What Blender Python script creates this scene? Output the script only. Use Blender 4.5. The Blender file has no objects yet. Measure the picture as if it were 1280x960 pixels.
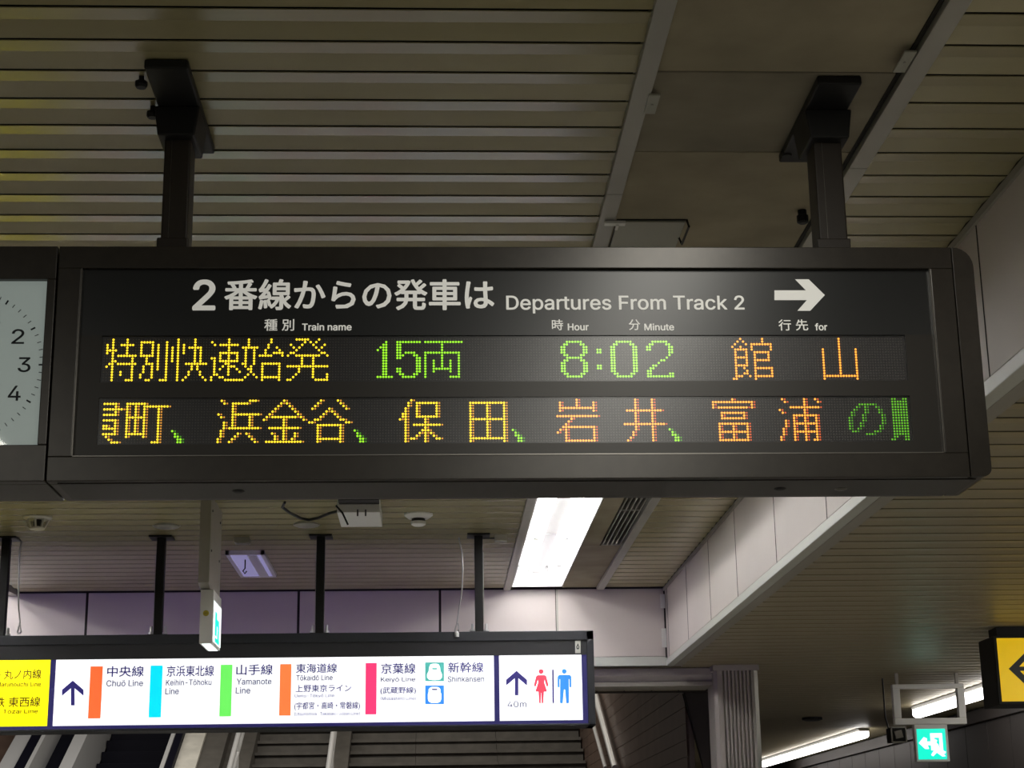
import bpy, bmesh, math, random
import numpy as np
from mathutils import Matrix, Vector
from mathutils.geometry import delaunay_2d_cdt
random.seed(7)
SC = bpy.context.scene
COL = SC.collection

# ------------------------------------------------------------------ camera
FPX, YAW, PITCH, ROLL = 2157.36, .0480631, .2698165, -.0152382
CAMP = np.array([0., 0., 1.55])
def cam_axes():
    y, p, r = YAW, PITCH, ROLL
    fwd = np.array([math.sin(y)*math.cos(p), math.cos(y)*math.cos(p), math.sin(p)])
    right = np.array([math.cos(y), -math.sin(y), 0.])
    up = np.cross(right, fwd)
    c, s = math.cos(r), math.sin(r)
    return c*right + s*up, -s*right + c*up, fwd
AX, AY, AF = cam_axes()
cd = bpy.data.cameras.new('camera'); cam = bpy.data.objects.new('camera', cd); COL.objects.link(cam)
cd.sensor_width = 36; cd.lens = FPX*36/1280; cd.clip_start = .05; cd.clip_end = 200
m = Matrix.Identity(4)
for i in range(3):
    m[i][0], m[i][1], m[i][2], m[i][3] = AX[i], AY[i], -AF[i], CAMP[i]
cam.matrix_world = m
SC.camera = cam
def at(px, py, Y=None, Z=None, X=None):
    r = (px-640)*AX - (py-480)*AY + FPX*AF
    t = Y/r[1] if Y is not None else ((Z-1.55)/r[2] if Z is not None else X/r[0])
    p = CAMP + t*r
    return float(p[0]), float(p[1]), float(p[2])

# ------------------------------------------------------------------ world, lights, exposure
w = bpy.data.worlds.new('world'); SC.world = w; w.use_nodes = True
w.node_tree.nodes['Background'].inputs[0].default_value = (.9, .95, 1, 1)
w.node_tree.nodes['Background'].inputs[1].default_value = .012
SC.view_settings.view_transform = 'Standard'; SC.view_settings.look = 'None'
SC.view_settings.exposure = 0; SC.view_settings.gamma = 1
def area(name, loc, size, power, color=(1, 1, 1), aim=(0, 0, -1)):
    l = bpy.data.lights.new(name, 'AREA'); l.shape = 'RECTANGLE'; l.size, l.size_y = size
    l.energy = power; l.color = color
    o = bpy.data.objects.new(name, l); COL.objects.link(o); o.location = loc
    o.rotation_euler = Vector(aim).to_track_quat('-Z', 'Y').to_euler()
    return o
# fluorescent rows of the platform that stand behind the camera, and the train side
area('platform_lamp_row', (.66, -.17, 3.22), (.3, 6.2), 68, (1, .97, .88))
area('platform_lamp_row_left', (-1.78, -1.0, 3.2), (.12, 4.4), 30, (1, .97, .88))
area('platform_lamp_row_right', (4.0, 5.0, 2.65), (.25, 11.0), 45, (1, .97, .88))
area('escalator_fill', (-3.6, 18.5, 5.2), (4.0, .3), 95, (1, .95, .88), (0, .3, -1))  # unseen fill light, added to lift the pale escalator stripes
area('stairwell_lamp', (.3, 19.5, 5.2), (4.0, .3), 78, (1, .93, .82), (0, .3, -1))

# ------------------------------------------------------------------ materials
def mat(name, col, rough=.5, metal=0., spec=.5, noise=None, bump=0., nscale=(8, 8, 8), emit=None, estr=0., coat=0.):
    m = bpy.data.materials.new(name); m.use_nodes = True
    nt = m.node_tree; b = nt.nodes['Principled BSDF']
    b.inputs['Base Color'].default_value = (*col, 1); b.inputs['Roughness'].default_value = rough
    b.inputs['Metallic'].default_value = metal; b.inputs['Specular IOR Level'].default_value = spec
    b.inputs['Coat Weight'].default_value = coat; b.inputs['Coat Roughness'].default_value = .15
    if emit:
        b.inputs['Emission Color'].default_value = (*emit, 1); b.inputs['Emission Strength'].default_value = estr
    if noise or bump:
        tc = nt.nodes.new('ShaderNodeTexCoord'); mp = nt.nodes.new('ShaderNodeMapping')
        mp.inputs['Scale'].default_value = nscale
        nt.links.new(tc.outputs['Object'], mp.inputs[0])
        n = nt.nodes.new('ShaderNodeTexNoise'); n.inputs['Scale'].default_value = 1; n.inputs['Detail'].default_value = 5
        nt.links.new(mp.outputs[0], n.inputs['Vector'])
        if noise:
            rp = nt.nodes.new('ShaderNodeValToRGB')
            rp.color_ramp.elements[0].position = .3; rp.color_ramp.elements[1].position = .7
            rp.color_ramp.elements[0].color = (*[c*(1-noise) for c in col], 1)
            rp.color_ramp.elements[1].color = (*[min(1, c*(1+noise)) for c in col], 1)
            nt.links.new(n.outputs[0], rp.inputs[0]); nt.links.new(rp.outputs[0], b.inputs['Base Color'])
        if bump:
            bp = nt.nodes.new('ShaderNodeBump'); bp.inputs['Strength'].default_value = bump; bp.inputs['Distance'].default_value = .002
            nt.links.new(n.outputs[0], bp.inputs['Height']); nt.links.new(bp.outputs[0], b.inputs['Normal'])
    return m
def glow(name, col, s, rough=.3):
    return mat(name, tuple(min(.8, c) for c in col), rough, emit=col, estr=s)
M = {}
M['slat'] = mat('slat_paint', (.38, .34, .185), .26, spec=.75, noise=.07, nscale=(.8, 6, 6))
M['slat_low'] = mat('slat_paint_lower', (.36, .31, .19), .4, spec=.5, noise=.06, nscale=(.8, 6, 6))
M['groove'] = mat('groove_dark', (.02, .018, .014), .9)
M['plaster'] = mat('plaster_board', (.33, .29, .2), .8, spec=.2, noise=.16, bump=.3, nscale=(5, 5, 5))
M['plaster_grime'] = mat('sooty_plaster_board', (.28, .25, .185), .85, spec=.2, noise=.2, bump=.3, nscale=(4, 5, 4))
M['alu'] = mat('aluminium_trim', (.42, .41, .36), .42, metal=.35, noise=.08, nscale=(3, 3, 3))
M['plate'] = mat('pale_steel_plate', (.38, .38, .31), .35, metal=.3)
M['panel'] = mat('bulkhead_panel', (.66, .6, .56), .5, spec=.35, noise=.05, nscale=(1.5, 1.5, 1.5))
M['panel_trim'] = mat('bulkhead_trim', (.6, .62, .56), .4, spec=.4)
M['frame'] = mat('bronze_frame', (.032, .027, .021), .3, metal=.3, spec=.6, noise=.12, nscale=(40, 40, 40))
M['frame_in'] = mat('bronze_bezel', (.025, .022, .018), .36, metal=.2, spec=.5)
M['edge'] = mat('worn_metal_edge', (.2, .19, .17), .3, metal=.8)
M['header'] = mat('header_plate', (.014, .015, .015), .3, spec=.5)
M['ledback'] = mat('display_matrix_plate', (.030, .028, .028), .55, spec=.3)
M['led_off'] = mat('unlit_diode', (.12, .11, .10), .4)
M['led_y'] = glow('diode_yellow', (1, .66, .02), 1.9)
M['led_yd'] = glow('diode_yellow_dim', (1, .42, .05), .8)
M['led_a'] = glow('diode_amber', (1, .34, .035), 2.0)
M['led_ad'] = glow('diode_amber_dim', (1, .16, .04), .7)
M['led_g'] = glow('diode_green', (.36, .95, .02), 1.15)
M['led_gd'] = glow('diode_green_dim', (.10, .42, .02), .55)
M['led_g2'] = glow('diode_green_faint', (.16, .62, .02), .75)
M['bezel_red'] = mat('dark_bezel', (.01, .01, .01), .5)
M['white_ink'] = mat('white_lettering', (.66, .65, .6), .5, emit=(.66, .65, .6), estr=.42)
M['black'] = mat('black_steel', (.012, .012, .012), .5, spec=.3)
M['black_post'] = mat('dark_bronze_post', (.026, .020, .015), .45, spec=.4)
M['steel'] = mat('bright_steel', (.75, .75, .74), .4, metal=.5)
M['clock_face'] = mat('clock_face_white', (.52, .57, .54), .35, emit=(.62, .72, .66), estr=.25)
M['clock_ink'] = mat('clock_ink', (.02, .025, .03), .5)
M['sign_dark'] = mat('sign_housing_dark', (.035, .038, .045), .45, spec=.4)
M['sign_band'] = mat('sign_band', (.05, .05, .055), .5, spec=.3)
M['navy'] = mat('sign_navy', (.02, .018, .10), .5, emit=(.05, .04, .3), estr=.25)
M['sign_white'] = glow('lit_white_panel', (.97, .98, 1), 1.04)
M['sign_yellow'] = glow('lit_yellow_panel', (1, .86, .0), 1.1)
M['exit_green'] = glow('lit_exit_green', (.0, .78, .55), 1.05)
M['exit_white'] = glow('lit_exit_white', (.9, 1, .97), 1.2)
M['yellow_sign'] = glow('lit_deep_yellow', (.55, .35, .0), .95)
M['arrow_black'] = mat('arrow_black', (.03, .04, .04), .4)
M['s_navy'] = glow('ink_navy', (.04, .03, .22), .45)
M['s_grey'] = glow('ink_grey_blue', (.045, .045, .12), 1)
M['s_pale'] = glow('ink_pale_blue', (.11, .11, .22), 1)
M['s_brown'] = glow('ink_brown', (.08, .05, .0), .4)
M['s_orange'] = glow('ink_orange', (.9, .14, .035), .95)
M['s_orange2'] = glow('ink_light_orange', (.95, .19, .05), .98)
M['s_cyan'] = glow('ink_cyan', (.0, .66, .9), 1)
M['s_green'] = glow('ink_green', (.14, .78, .11), 1)
M['s_red'] = glow('ink_crimson', (.80, .04, .16), 1)
M['s_teal'] = glow('ink_teal', (.07, .38, .34), 1)
M['s_blue'] = glow('ink_blue', (.03, .22, .8), 1)
M['s_womanred'] = glow('ink_red', (.95, .05, .09), 1)
M['tube'] = glow('fluorescent_tube', (1, .98, .97), 22)
M['reflector'] = mat('white_reflector', (.85, .85, .85), .4)
M['far_tube'] = glow('far_fluorescent', (1, .95, .92), 7)
M['offwhite'] = mat('offwhite_plastic', (.62, .6, .52), .5)
M['white_box'] = mat('white_painted_box', (.8, .8, .75), .45)
M['grey_box'] = mat('grey_painted_duct', (.36, .34, .29), .5)
M['cable'] = mat('black_cable', (.01, .01, .01), .6)
M['wire'] = mat('steel_wire', (.45, .45, .43), .4, metal=.6)
M['tile'] = mat('brown_wall_tile', (.12, .08, .062), .4, spec=.4, noise=.25, nscale=(3, 3, 3))
M['joint'] = mat('tile_joint', (.16, .13, .11), .8)
M['step'] = mat('stone_step', (.085, .078, .068), .7, noise=.2, nscale=(6, 6, 6))
M['stone'] = mat('pale_stone', (.55, .53, .47), .5, noise=.15, nscale=(6, 6, 6))
M['deck'] = mat('balustrade_metal', (.5, .5, .5), .4, metal=.2)
M['rubber'] = mat('black_rubber', (.004, .004, .009), .6, spec=.12)
M['column'] = mat('column_cladding', (.42, .39, .35), .45, spec=.4)
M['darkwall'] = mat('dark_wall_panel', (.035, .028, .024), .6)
M['floor'] = mat('terrazzo_floor', (.42, .40, .36), .45, noise=.1, nscale=(2, 2, 2))
def glass_mat(rough=.28):
    m = bpy.data.materials.new('clear_glass'); m.use_nodes = True; nt = m.node_tree
    nt.nodes.remove(nt.nodes['Principled BSDF'])
    out = nt.nodes['Material Output']
    t = nt.nodes.new('ShaderNodeBsdfTransparent'); t.inputs[0].default_value = (.95, .95, .95, 1)
    g = nt.nodes.new('ShaderNodeBsdfGlossy'); g.inputs['Roughness'].default_value = rough
    fr = nt.nodes.new('ShaderNodeFresnel'); fr.inputs[0].default_value = 1.45
    mx = nt.nodes.new('ShaderNodeMixShader')
    nt.links.new(fr.outputs[0], mx.inputs[0]); nt.links.new(t.outputs[0], mx.inputs[1]); nt.links.new(g.outputs[0], mx.inputs[2])
    nt.links.new(mx.outputs[0], out.inputs[0])
    return m
M['glass'] = glass_mat(); M['clock_glass'] = glass_mat(.03)

# ------------------------------------------------------------------ mesh helpers
class MB:
    def __init__(s): s.v, s.f = [], []
    def add(s, v, f):
        n = len(s.v); s.v += [tuple(p) for p in v]; s.f += [tuple(n+i for i in q) for q in f]; return s
    def box(s, x0, x1, y0, y1, z0, z1):
        v = [(x, y, z) for x in (x0, x1) for y in (y0, y1) for z in (z0, z1)]
        return s.add(v, [(0, 1, 3, 2), (4, 6, 7, 5), (0, 4, 5, 1), (2, 3, 7, 6), (0, 2, 6, 4), (1, 5, 7, 3)])
    def prism(s, poly, ax, a0, a1):
        """polygon (2D) extruded along axis ax ('x','y','z') from a0 to a1"""
        def P(p, a):
            return {'x': (a, p[0], p[1]), 'y': (p[0], a, p[1]), 'z': (p[0], p[1], a)}[ax]
        n = len(poly)
        v = [P(p, a0) for p in poly] + [P(p, a1) for p in poly]
        f = [tuple(range(n)), tuple(range(2*n-1, n-1, -1))] + [(i, (i+1) % n, n+(i+1) % n, n+i) for i in range(n)]
        return s.add(v, f)
    def tube(s, pts, r, n=8):
        pts = [Vector(p) for p in pts]
        rings = []
        for i, p in enumerate(pts):
            d = (pts[min(i+1, len(pts)-1)] - pts[max(i-1, 0)]).normalized()
            u = d.cross(Vector((0, 0, 1)) if abs(d.z) < .9 else Vector((1, 0, 0))).normalized(); w_ = d.cross(u)
            rr = r[i] if isinstance(r, (list, tuple)) else r
            rings.append([p + rr*(math.cos(2*math.pi*k/n)*u + math.sin(2*math.pi*k/n)*w_) for k in range(n)])
        v = [q for ring in rings for q in ring]; f = []
        for i in range(len(pts)-1):
            for k in range(n):
                f.append((i*n+k, i*n+(k+1) % n, (i+1)*n+(k+1) % n, (i+1)*n+k))
        f += [tuple(range(n-1, -1, -1)), tuple(range((len(pts)-1)*n, len(pts)*n))]
        return s.add(v, f)
    def lathe(s, prof, c, ax='z', n=20):
        """prof = [(r, h)], closed ends"""
        v, f = [], []
        for r, h in prof:
            for k in range(n):
                a = 2*math.pi*k/n; x, y = r*math.cos(a), r*math.sin(a)
                v.append({'z': (c[0]+x, c[1]+y, c[2]+h), 'y': (c[0]+x, c[1]+h, c[2]+y), 'x': (c[0]+h, c[1]+x, c[2]+y)}[ax])
        for i in range(len(prof)-1):
            for k in range(n): f.append((i*n+k, i*n+(k+1) % n, (i+1)*n+(k+1) % n, (i+1)*n+k))
        f += [tuple(range(n-1, -1, -1)), tuple(range((len(prof)-1)*n, len(prof)*n))]
        return s.add(v, f)
    def mesh(s, name, m):
        me = bpy.data.meshes.new(name); me.from_pydata(s.v, [], s.f)
        bm = bmesh.new(); bm.from_mesh(me); bmesh.ops.recalc_face_normals(bm, faces=bm.faces); bm.to_mesh(me); bm.free()
        if m: me.materials.append(M[m])
        return me
    def build(s, name, m, parent=None, bevel=0., loc=None):
        o = bpy.data.objects.new(name, s.mesh(name, m)); COL.objects.link(o)
        if loc: o.location = loc
        put(o, parent)
        if bevel:
            b = o.modifiers.new('bevel', 'BEVEL'); b.width = bevel; b.segments = 2; b.limit_method = 'ANGLE'; b.angle_limit = math.radians(40)
        return o
def wloc(o):
    return o.location.copy() if o.parent is None else wloc(o.parent) + o.matrix_parent_inverse.translation + o.location
def put(o, parent):
    if parent is not None:
        o.parent = parent
        o.matrix_parent_inverse = Matrix.Translation(-wloc(parent))
def tag(o, label=None, cat=None, group=None, kind=None):
    if label: o['label'] = label
    if cat: o['category'] = cat
    if group: o['group'] = group
    if kind: o['kind'] = kind
    return o
def empty(name, loc=(0, 0, 0)):
    o = bpy.data.objects.new(name, None); COL.objects.link(o); o.location = loc; o.empty_display_size = .05
    return o
def B(name, m, parent, *b, bevel=0.):
    return MB().box(*b).build(name, m, parent, bevel)
def inst(me, name, loc, parent=None):
    o = bpy.data.objects.new(name, me); COL.objects.link(o); o.location = loc; put(o, parent); return o
def rounded(x0, x1, z0, z1, r, n=6, corners=(1, 1, 1, 1)):
    """corner order: x0z0, x1z0, x1z1, x0z1"""
    out = []
    for (cx, cz, a0, on) in ((x0, z0, 180, corners[0]), (x1, z0, 270, corners[1]), (x1, z1, 0, corners[2]), (x0, z1, 90, corners[3])):
        if not on: out.append((cx, cz)); continue
        rr = r if on is True or on == 1 else on
        ox = cx + (rr if cx == x0 else -rr); oz = cz + (rr if cz == z0 else -rr)
        for k in range(n+1):
            a = math.radians(a0 + 90*k/n); out.append((ox + rr*math.cos(a), oz + rr*math.sin(a)))
    return out
# ---- text: outline glyphs turned into a mesh and fitted to a rectangle of the plane Y = const (or X = const)
TC = bpy.data.curves.new('glyphs', 'FONT'); TO = bpy.data.objects.new('glyphs', TC); COL.objects.link(TO)
F_JP = TC.font; F_LAT = TC.font
try:      # Blender's own interface typeface for the Latin lines
    import os
    F_LAT = bpy.data.fonts.load(os.path.join(bpy.utils.system_resource('DATAFILES'), 'fonts', 'Inter.woff2'))
except Exception:
    pass
def text_mesh(body, bold=0., space=1.):
    """glyph outlines; a heavier weight is several copies set a little apart, each on its own layer"""
    latin = F_LAT is not F_JP and not any(ord(c) > 0x2000 for c in body)
    TC.font = F_LAT if latin else F_JP
    TC.fill_mode = 'NONE' if latin else 'BOTH'
    TC.body = body; TC.offset = 0; TC.space_character = space; TC.resolution_u = 3
    bpy.context.view_layer.update()
    dg = bpy.context.evaluated_depsgraph_get()
    me = bpy.data.meshes.new_from_object(TO.evaluated_get(dg))
    if latin:      # overlapping contours: triangulate and keep what has a winding number
        V = [Vector(v.co.xy) for v in me.vertices]
        nx = {}
        for e in me.edges:
            a, b = sorted(e.vertices)
            if b == a+1: nx[a] = b
            else: nx[b] = a
        sg = np.array([[*V[a], *V[b]] for a, b in nx.items()])
        vs, _, fs, _, _, _ = delaunay_2d_cdt(V, list(nx.items()), [], 0, 1e-6)
        keep = []
        y0, y1 = sg[:, 1], sg[:, 3]
        for f in fs:
            m = (vs[f[0]] + vs[f[1]] + vs[f[2]])/3
            x = sg[:, 0] + np.where(y1 != y0, (m.y-y0)/np.where(y1 != y0, y1-y0, 1), 0)*(sg[:, 2]-sg[:, 0])
            if int(((y0 <= m.y) & (y1 > m.y) & (x > m.x)).sum()) != int(((y1 <= m.y) & (y0 > m.y) & (x > m.x)).sum()): keep.append(tuple(f))
        used = sorted({i for f in keep for i in f}); ix = {q: n for n, q in enumerate(used)}
        me = bpy.data.meshes.new('glyphs'); me.from_pydata([(vs[q].x, vs[q].y, 0) for q in used], [], [tuple(ix[i] for i in f) for f in keep])
    if bold:
        bm = bmesh.new(); bm.from_mesh(me); src = list(bm.faces)
        for k in range(6):
            a = k*math.pi/3
            g = bmesh.ops.duplicate(bm, geom=src)['geom']
            bmesh.ops.translate(bm, verts=[v for v in g if isinstance(v, bmesh.types.BMVert)], vec=(bold*math.cos(a), bold*math.sin(a), (k+1)*.001))
        bm.to_mesh(me); bm.free()
    return me
def text_at(name, body, box, Y, m, parent, bold=0., thick=.0006, space=1., label=None):
    """box in the photograph's pixels: ink x0, x1, top, bottom (on plane Y)"""
    x0, x1, y0, y1 = box
    a = at(x0, (y0+y1)/2, Y=Y); b = at(x1, (y0+y1)/2, Y=Y); t = at((x0+x1)/2, y0, Y=Y); u = at((x0+x1)/2, y1, Y=Y)
    return text_world(name, body, (a[0], b[0], u[2], t[2]), Y, m, parent, bold, thick, space, label)
def text_world(name, body, rect, Y, m, parent, bold=0., thick=.0006, space=1., label=None, rot=0.):
    me = text_mesh(body, bold, space)
    n = len(me.vertices); co = np.empty(n*3); me.vertices.foreach_get('co', co); co = co.reshape(-1, 3)
    mn, mx = co.min(0), co.max(0)
    X0, X1, Z0, Z1 = rect
    out = np.empty_like(co)
    out[:, 0] = X0 + (co[:, 0]-mn[0])/(mx[0]-mn[0])*(X1-X0)
    out[:, 2] = Z0 + (co[:, 1]-mn[1])/(mx[1]-mn[1])*(Z1-Z0)
    out[:, 1] = Y - thick - co[:, 2]*.1
    me.vertices.foreach_set('co', out.reshape(-1)); me.materials.clear(); me.materials.append(M[m]); me.update()
    me.name = name
    o = bpy.data.objects.new(name, me); COL.objects.link(o); put(o, parent)
    if label: o['label'] = label
    return o
def poly_at(name, pts, Y, m, parent, d=.001, label=None):
    """flat print outlined in photograph pixels, standing d in front of plane Y"""
    P = [at(x, y, Y=Y) for x, y in pts]
    o = MB().prism([(p[0], p[2]) for p in P], 'y', Y-d, Y).build(name, m, parent)
    if label: o['label'] = label
    return o

ZC, ZL = 3.24, 2.735          # ceiling heights: main, lower
YB = 11.0                     # cross bulkhead
XA0, XA1 = .454, .497         # trim between slats and plaster bay
XB0, XB1 = 1.050, 1.097       # trim on the other side of the bay
XBEAM = 1.49
PIT = .1463
XCOL = at(951, 900, Y=YB)[0]+.003

# ------------------------------------------------------------------ SETTING
def struct(o, label=None):
    o['kind'] = 'structure'
    if label: o['label'] = label
    return o
fl = struct(B('floor', 'floor', None, -9, 9, -8, 30, -.1, 0), 'pale terrazzo platform floor')

ceil = struct(empty('ceiling', (0, 0, ZC)), 'beige slatted station ceiling with a plaster bay')
def slat_mesh(x0, x1, pit, m, lip=.0075, gap=.012):
    a, b = 0, pit-gap
    prof = [(a, -lip), (a+pit*.44, 0), (b, -lip), (b, .001-lip+.0015), (a+pit*.44, .003), (a, .0025-lip)]
    return MB().prism(prof, 'x', x0, x1).mesh('slat', m)
B('slat_backing', 'groove', ceil, -2.6, XA0, 2.5, YB, ZC+.018, ZC+.05)
B('slat_backing', 'groove', ceil, XB1, XBEAM, 2.5, YB, ZC+.018, ZC+.05)
meL = slat_mesh(-2.60, XA0, PIT, 'slat'); meR = slat_mesh(XB1, XBEAM, PIT, 'slat')
k = 0
y = 3.208 - 4*PIT
while y + PIT < YB + .02:
    inst(meL, 'slat', (0, y, ZC), ceil); inst(meR, 'slat', (0, y, ZC), ceil)
    y += PIT
# plaster boards of the bay
ye = [2.6, at(900, 88, Z=ZC)[1], at(900, 188, Z=ZC)[1], 5.4]
for i in range(3):
    B('plaster_panel', 'plaster_grime' if i == 1 else 'plaster', ceil, XA1, XB0, ye[i]+.003, ye[i+1]-.003, ZC-.004-.0012*(i % 2), ZC+.02, bevel=.002)
B('plaster_panel', 'plaster', ceil, .83, XB0, 9.47, 10.98, ZC-.004, ZC+.02, bevel=.002)
B('plaster_panel', 'plaster', ceil, .83, .93, 5.41, 9.46, ZC-.004, ZC+.02, bevel=.002)
B('bay_backing', 'groove', ceil, XA1, XB0, 2.6, 5.4, ZC+.02, ZC+.04)
B('bay_backing', 'groove', ceil, .83, XB0, 5.4, YB, ZC+.05, ZC+.07)
# trims of the bay
def trim(name, x0, x1, cuts, label):
    t = struct(empty(name, ((x0+x1)/2, 4, ZC)), label)
    for a, b in zip(cuts[:-1], cuts[1:]):
        MB().prism([(x0, ZC-.022), (x1, ZC-.022), (x1, ZC+.02), (x0, ZC+.02)], 'y', a+.0015, b-.0015).build('trim_length', 'alu', t, .0015)
    return t
tA = trim('trim_1', XA0, XA1, [2.6, 4.18, 6.2, 8.4, 10.98], 'grey metal trim between the long slats and the plaster bay')
tB = trim('trim_2', XB0, XB1, [2.6, 4.0, 6.2, 9.47, 10.98], 'grey metal trim between the plaster bay and the short slats')
B('slot', 'groove', tB, XB0-.012, XB0-.002, 2.6, 5.4, ZC-.008, ZC)
def clip(x, y, p):
    c = at(x, y, Z=ZC-.024); MB().box(c[0]-.013, c[0]+.013, c[1]-.05, c[1]+.05, ZC-.026, ZC-.022).build('pale_clip', 'plate', p)
    MB().lathe([(.003, 0), (.003, -.002)], (c[0], c[1], ZC-.026)).build('screw', 'alu', p)
clip(815, 130, tA); clip(1131, 77, tB)
tC = struct(empty('trim_3', (-2.62, 5, ZC)), 'metal trim beside the far fluorescent trough')
B('trim_length', 'alu', tC, -2.665, -2.62, 5, 11.0, ZC-.03, ZC+.02)
B('ceiling_edge', 'plaster', ceil, -6, -3.1, 2.6, 13, ZC, ZC+.02)

# cross bulkhead
wb = struct(empty('wall_back', (0, YB, 3)), 'pale panelled bulkhead across the platform')
zt = [at(x, 812, Y=YB)[2] for x in (760,)][0]
zt = 2.795
seams = [-6, -4.4, at(4, 770, Y=YB)[0]-1.3, at(108, 770, Y=YB)[0], at(250, 770, Y=YB)[0]+.62, at(550, 770, Y=YB)[0], at(695, 760, Y=YB)[0], XBEAM+.02]
seams = sorted(seams)
for a, b in zip(seams[:-1], seams[1:]):
    B('panel', 'panel', wb, a+.003, b-.003, YB, YB+.02, zt, ZC-.012, bevel=.002)
for a in seams[1:-2]: B('joint_strip', 'groove', wb, a-.008, a+.008, YB-.001, YB, zt, ZC-.012)
B('panel_backing', 'groove', wb, -6, XBEAM+.02, YB+.02, YB+.06, ZL, ZC+.05)
B('bottom_rail', 'panel_trim', wb, -6, XBEAM+.03, YB-.006, YB+.06, ZL, zt-.003, bevel=.002)
B('top_shadow_rail', 'groove', wb, -2.6, XBEAM, YB-.004, YB+.01, ZC-.012, ZC-.002)
c = at(696, 745, Y=YB)
B('joint_strip', 'alu', wb, c[0]-.006, c[0]+.006, YB-.003, YB, zt, ZC-.012)
# beam along the platform
wr = struct(empty('wall_right', (XBEAM, 6, 3)), 'pale panelled beam running along the platform')
sy = [YB-.12]
for (x, y) in ((884.6, 670), (916.4, 631)): sy.append(at(x, y, Z=ZC)[1])
sy = [10.88, 10.03, 9.18, 8.34]
while sy[-1] > 2.0: sy.append(sy[-1]-.99)
for a, b in zip(sy[:-1], sy[1:]):
    B('panel', 'panel', wr, XBEAM, XBEAM+.02, b+.003, a-.003, ZL+.045, ZC-.006, bevel=.002)
for a in sy: B('joint_strip', 'groove', wr, XBEAM-.001, XBEAM, a-.0035, a+.0035, ZL+.045, ZC-.006)
B('under_rail', 'grey_box', wr, XBEAM+.045, XBEAM+.098, 2, YB+.04, ZL, ZL+.01)
B('panel', 'panel', wr, XBEAM, XBEAM+.02, 10.886, YB-.03, ZL+.045, ZC-.006)
B('panel_backing', 'groove', wr, XBEAM+.02, XBEAM+.10, 2, YB, ZL+.012, ZC+.05)
B('bottom_rail', 'panel_trim', wr, XBEAM-.004, XBEAM+.045, 2, YB+.04, ZL, ZL+.042, bevel=.003)
B('top_rail', 'grey_box', wr, XBEAM-.01, XBEAM, 2, YB, ZC-.03, ZC-.009)
B('top_gap', 'groove', wr, XBEAM-.008, XBEAM, 2, YB, ZC-.009, ZC)
B('corner_bracket', 'white_box', wr, XBEAM-.03, XBEAM+.0, YB-.012, YB-.004, 2.85, 2.97)
B('corner_bracket', 'white_box', wr, XBEAM-.03, XBEAM+.0, YB-.012, YB-.004, 3.10, 3.19)
B('corner_gap', 'groove', wr, XBEAM-.008, XBEAM+.0, YB-.008, YB-.002, ZL+.05, ZC)

# lower ceiling on the right and beyond the bulkhead
XWALL = 4.6
cl = struct(empty('ceiling.001', (3, 8, ZL)), 'lower beige slatted ceiling beyond the beam')
PL = .1624
meLow = slat_mesh(XBEAM+.10, XWALL, PL, 'slat_low', lip=.004, gap=.017)
meLow2 = slat_mesh(XCOL, XWALL, PL, 'slat_low', lip=.004, gap=.017)
y = 5.795 - 16*PL
n = 0
while y < 24:
    inst(meLow if y < 11.0 else meLow2, 'slat', (0, y, ZL+.004), cl); y += PL; n += 1
B('slat_backing', 'groove', cl, XCOL, XWALL, 11, 24, ZL+.028, ZL+.05)
B('slat_backing', 'groove', cl, XBEAM+.1, XWALL, 2.5, 11, ZL+.028, ZL+.05)

# ------------------------------------------------------------------ stairwell beyond the bulkhead
SL = 16/30.; Y0 = 16.6
def inc(px, py, off=0.):
    """meet the pixel's ray with the stair slope z = (Y-Y0)*SL + off"""
    r = (px-640)*AX - (py-480)*AY + FPX*AF
    t = (CAMP[2] - off + Y0*SL) / (r[1]*SL - r[2])
    p = CAMP + t*r
    return float(p[0]), float(p[1]), float(p[2])
def sx(px, py, off=0.): return inc(px, py, off)[0]
xs0, xs1 = sx(322, 940), sx(727, 940)
st = struct(empty('staircase', ((xs0+xs1)/2, Y0, 0)), 'dark stone staircase rising behind the hanging guide sign')
for i in range(34):
    yy = Y0+.3*i
    xm = sx(640, 940)
    for (a, b) in ((xs0, sx(417, 930)), (sx(440, 930), sx(520, 930)), (sx(520, 930), sx(620, 930)), (sx(620, 930), xs1)):
        MB().prism([(yy+.012, .16*i), (yy+.34, .16*i), (yy+.34, .16*(i+1)), (yy-.025, .16*(i+1)), (yy-.025, .16*(i+1)-.035), (yy+.012, .16*(i+1)-.045)], 'x', a+.002, b-.002).build('step', 'step', st)
def incl(x0, x1, h0, h1, name, m, parent, ya=Y0, yb=27.):
    """beam parallel to the stairs"""
    f = lambda Y, h: (Y, (Y-Y0)*SL+h)
    return MB().prism([f(ya, h0), f(yb, h0), f(yb, h1), f(ya, h1)], 'x', x0, x1).build(name, m, parent)
incl(sx(418, 930), sx(440, 930), -.1, .25, 'centre_kerb', 'step', st)
incl(sx(264, 930), xs0, -.3, .28, 'side_kerb', 'step', st)
def handrail(x, off, label, y0=Y0, y1=27.):
    h = tag(empty('handrail', (x, y0, off)), label, 'handrail', 'steel handrails of the stairs')
    f = lambda Y: (x, Y, (Y-Y0)*SL+off)
    MB().tube([f(y0), f(y1)], .03, 10).build('rail', 'steel', h)
    f2 = lambda Y: (x, Y, (Y-Y0)*SL+off-.22)
    MB().tube([f2(y0), f2(y1)], .022, 10).build('rail', 'steel', h)
    Y = y0+.6
    while Y < y1:
        z = (Y-Y0)*SL
        MB().tube([(x, Y, z+.02), (x, Y, z+off)], .016, 8).build('bracket', 'steel', h); Y += 1.8
    return h
handrail(sx(413, 940, .8), .8, 'steel handrail standing on the middle of the dark stairs')
handrail(sx(292, 940, .8), .8, 'twin steel handrail between the pale stone kerb and the stairs')
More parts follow.
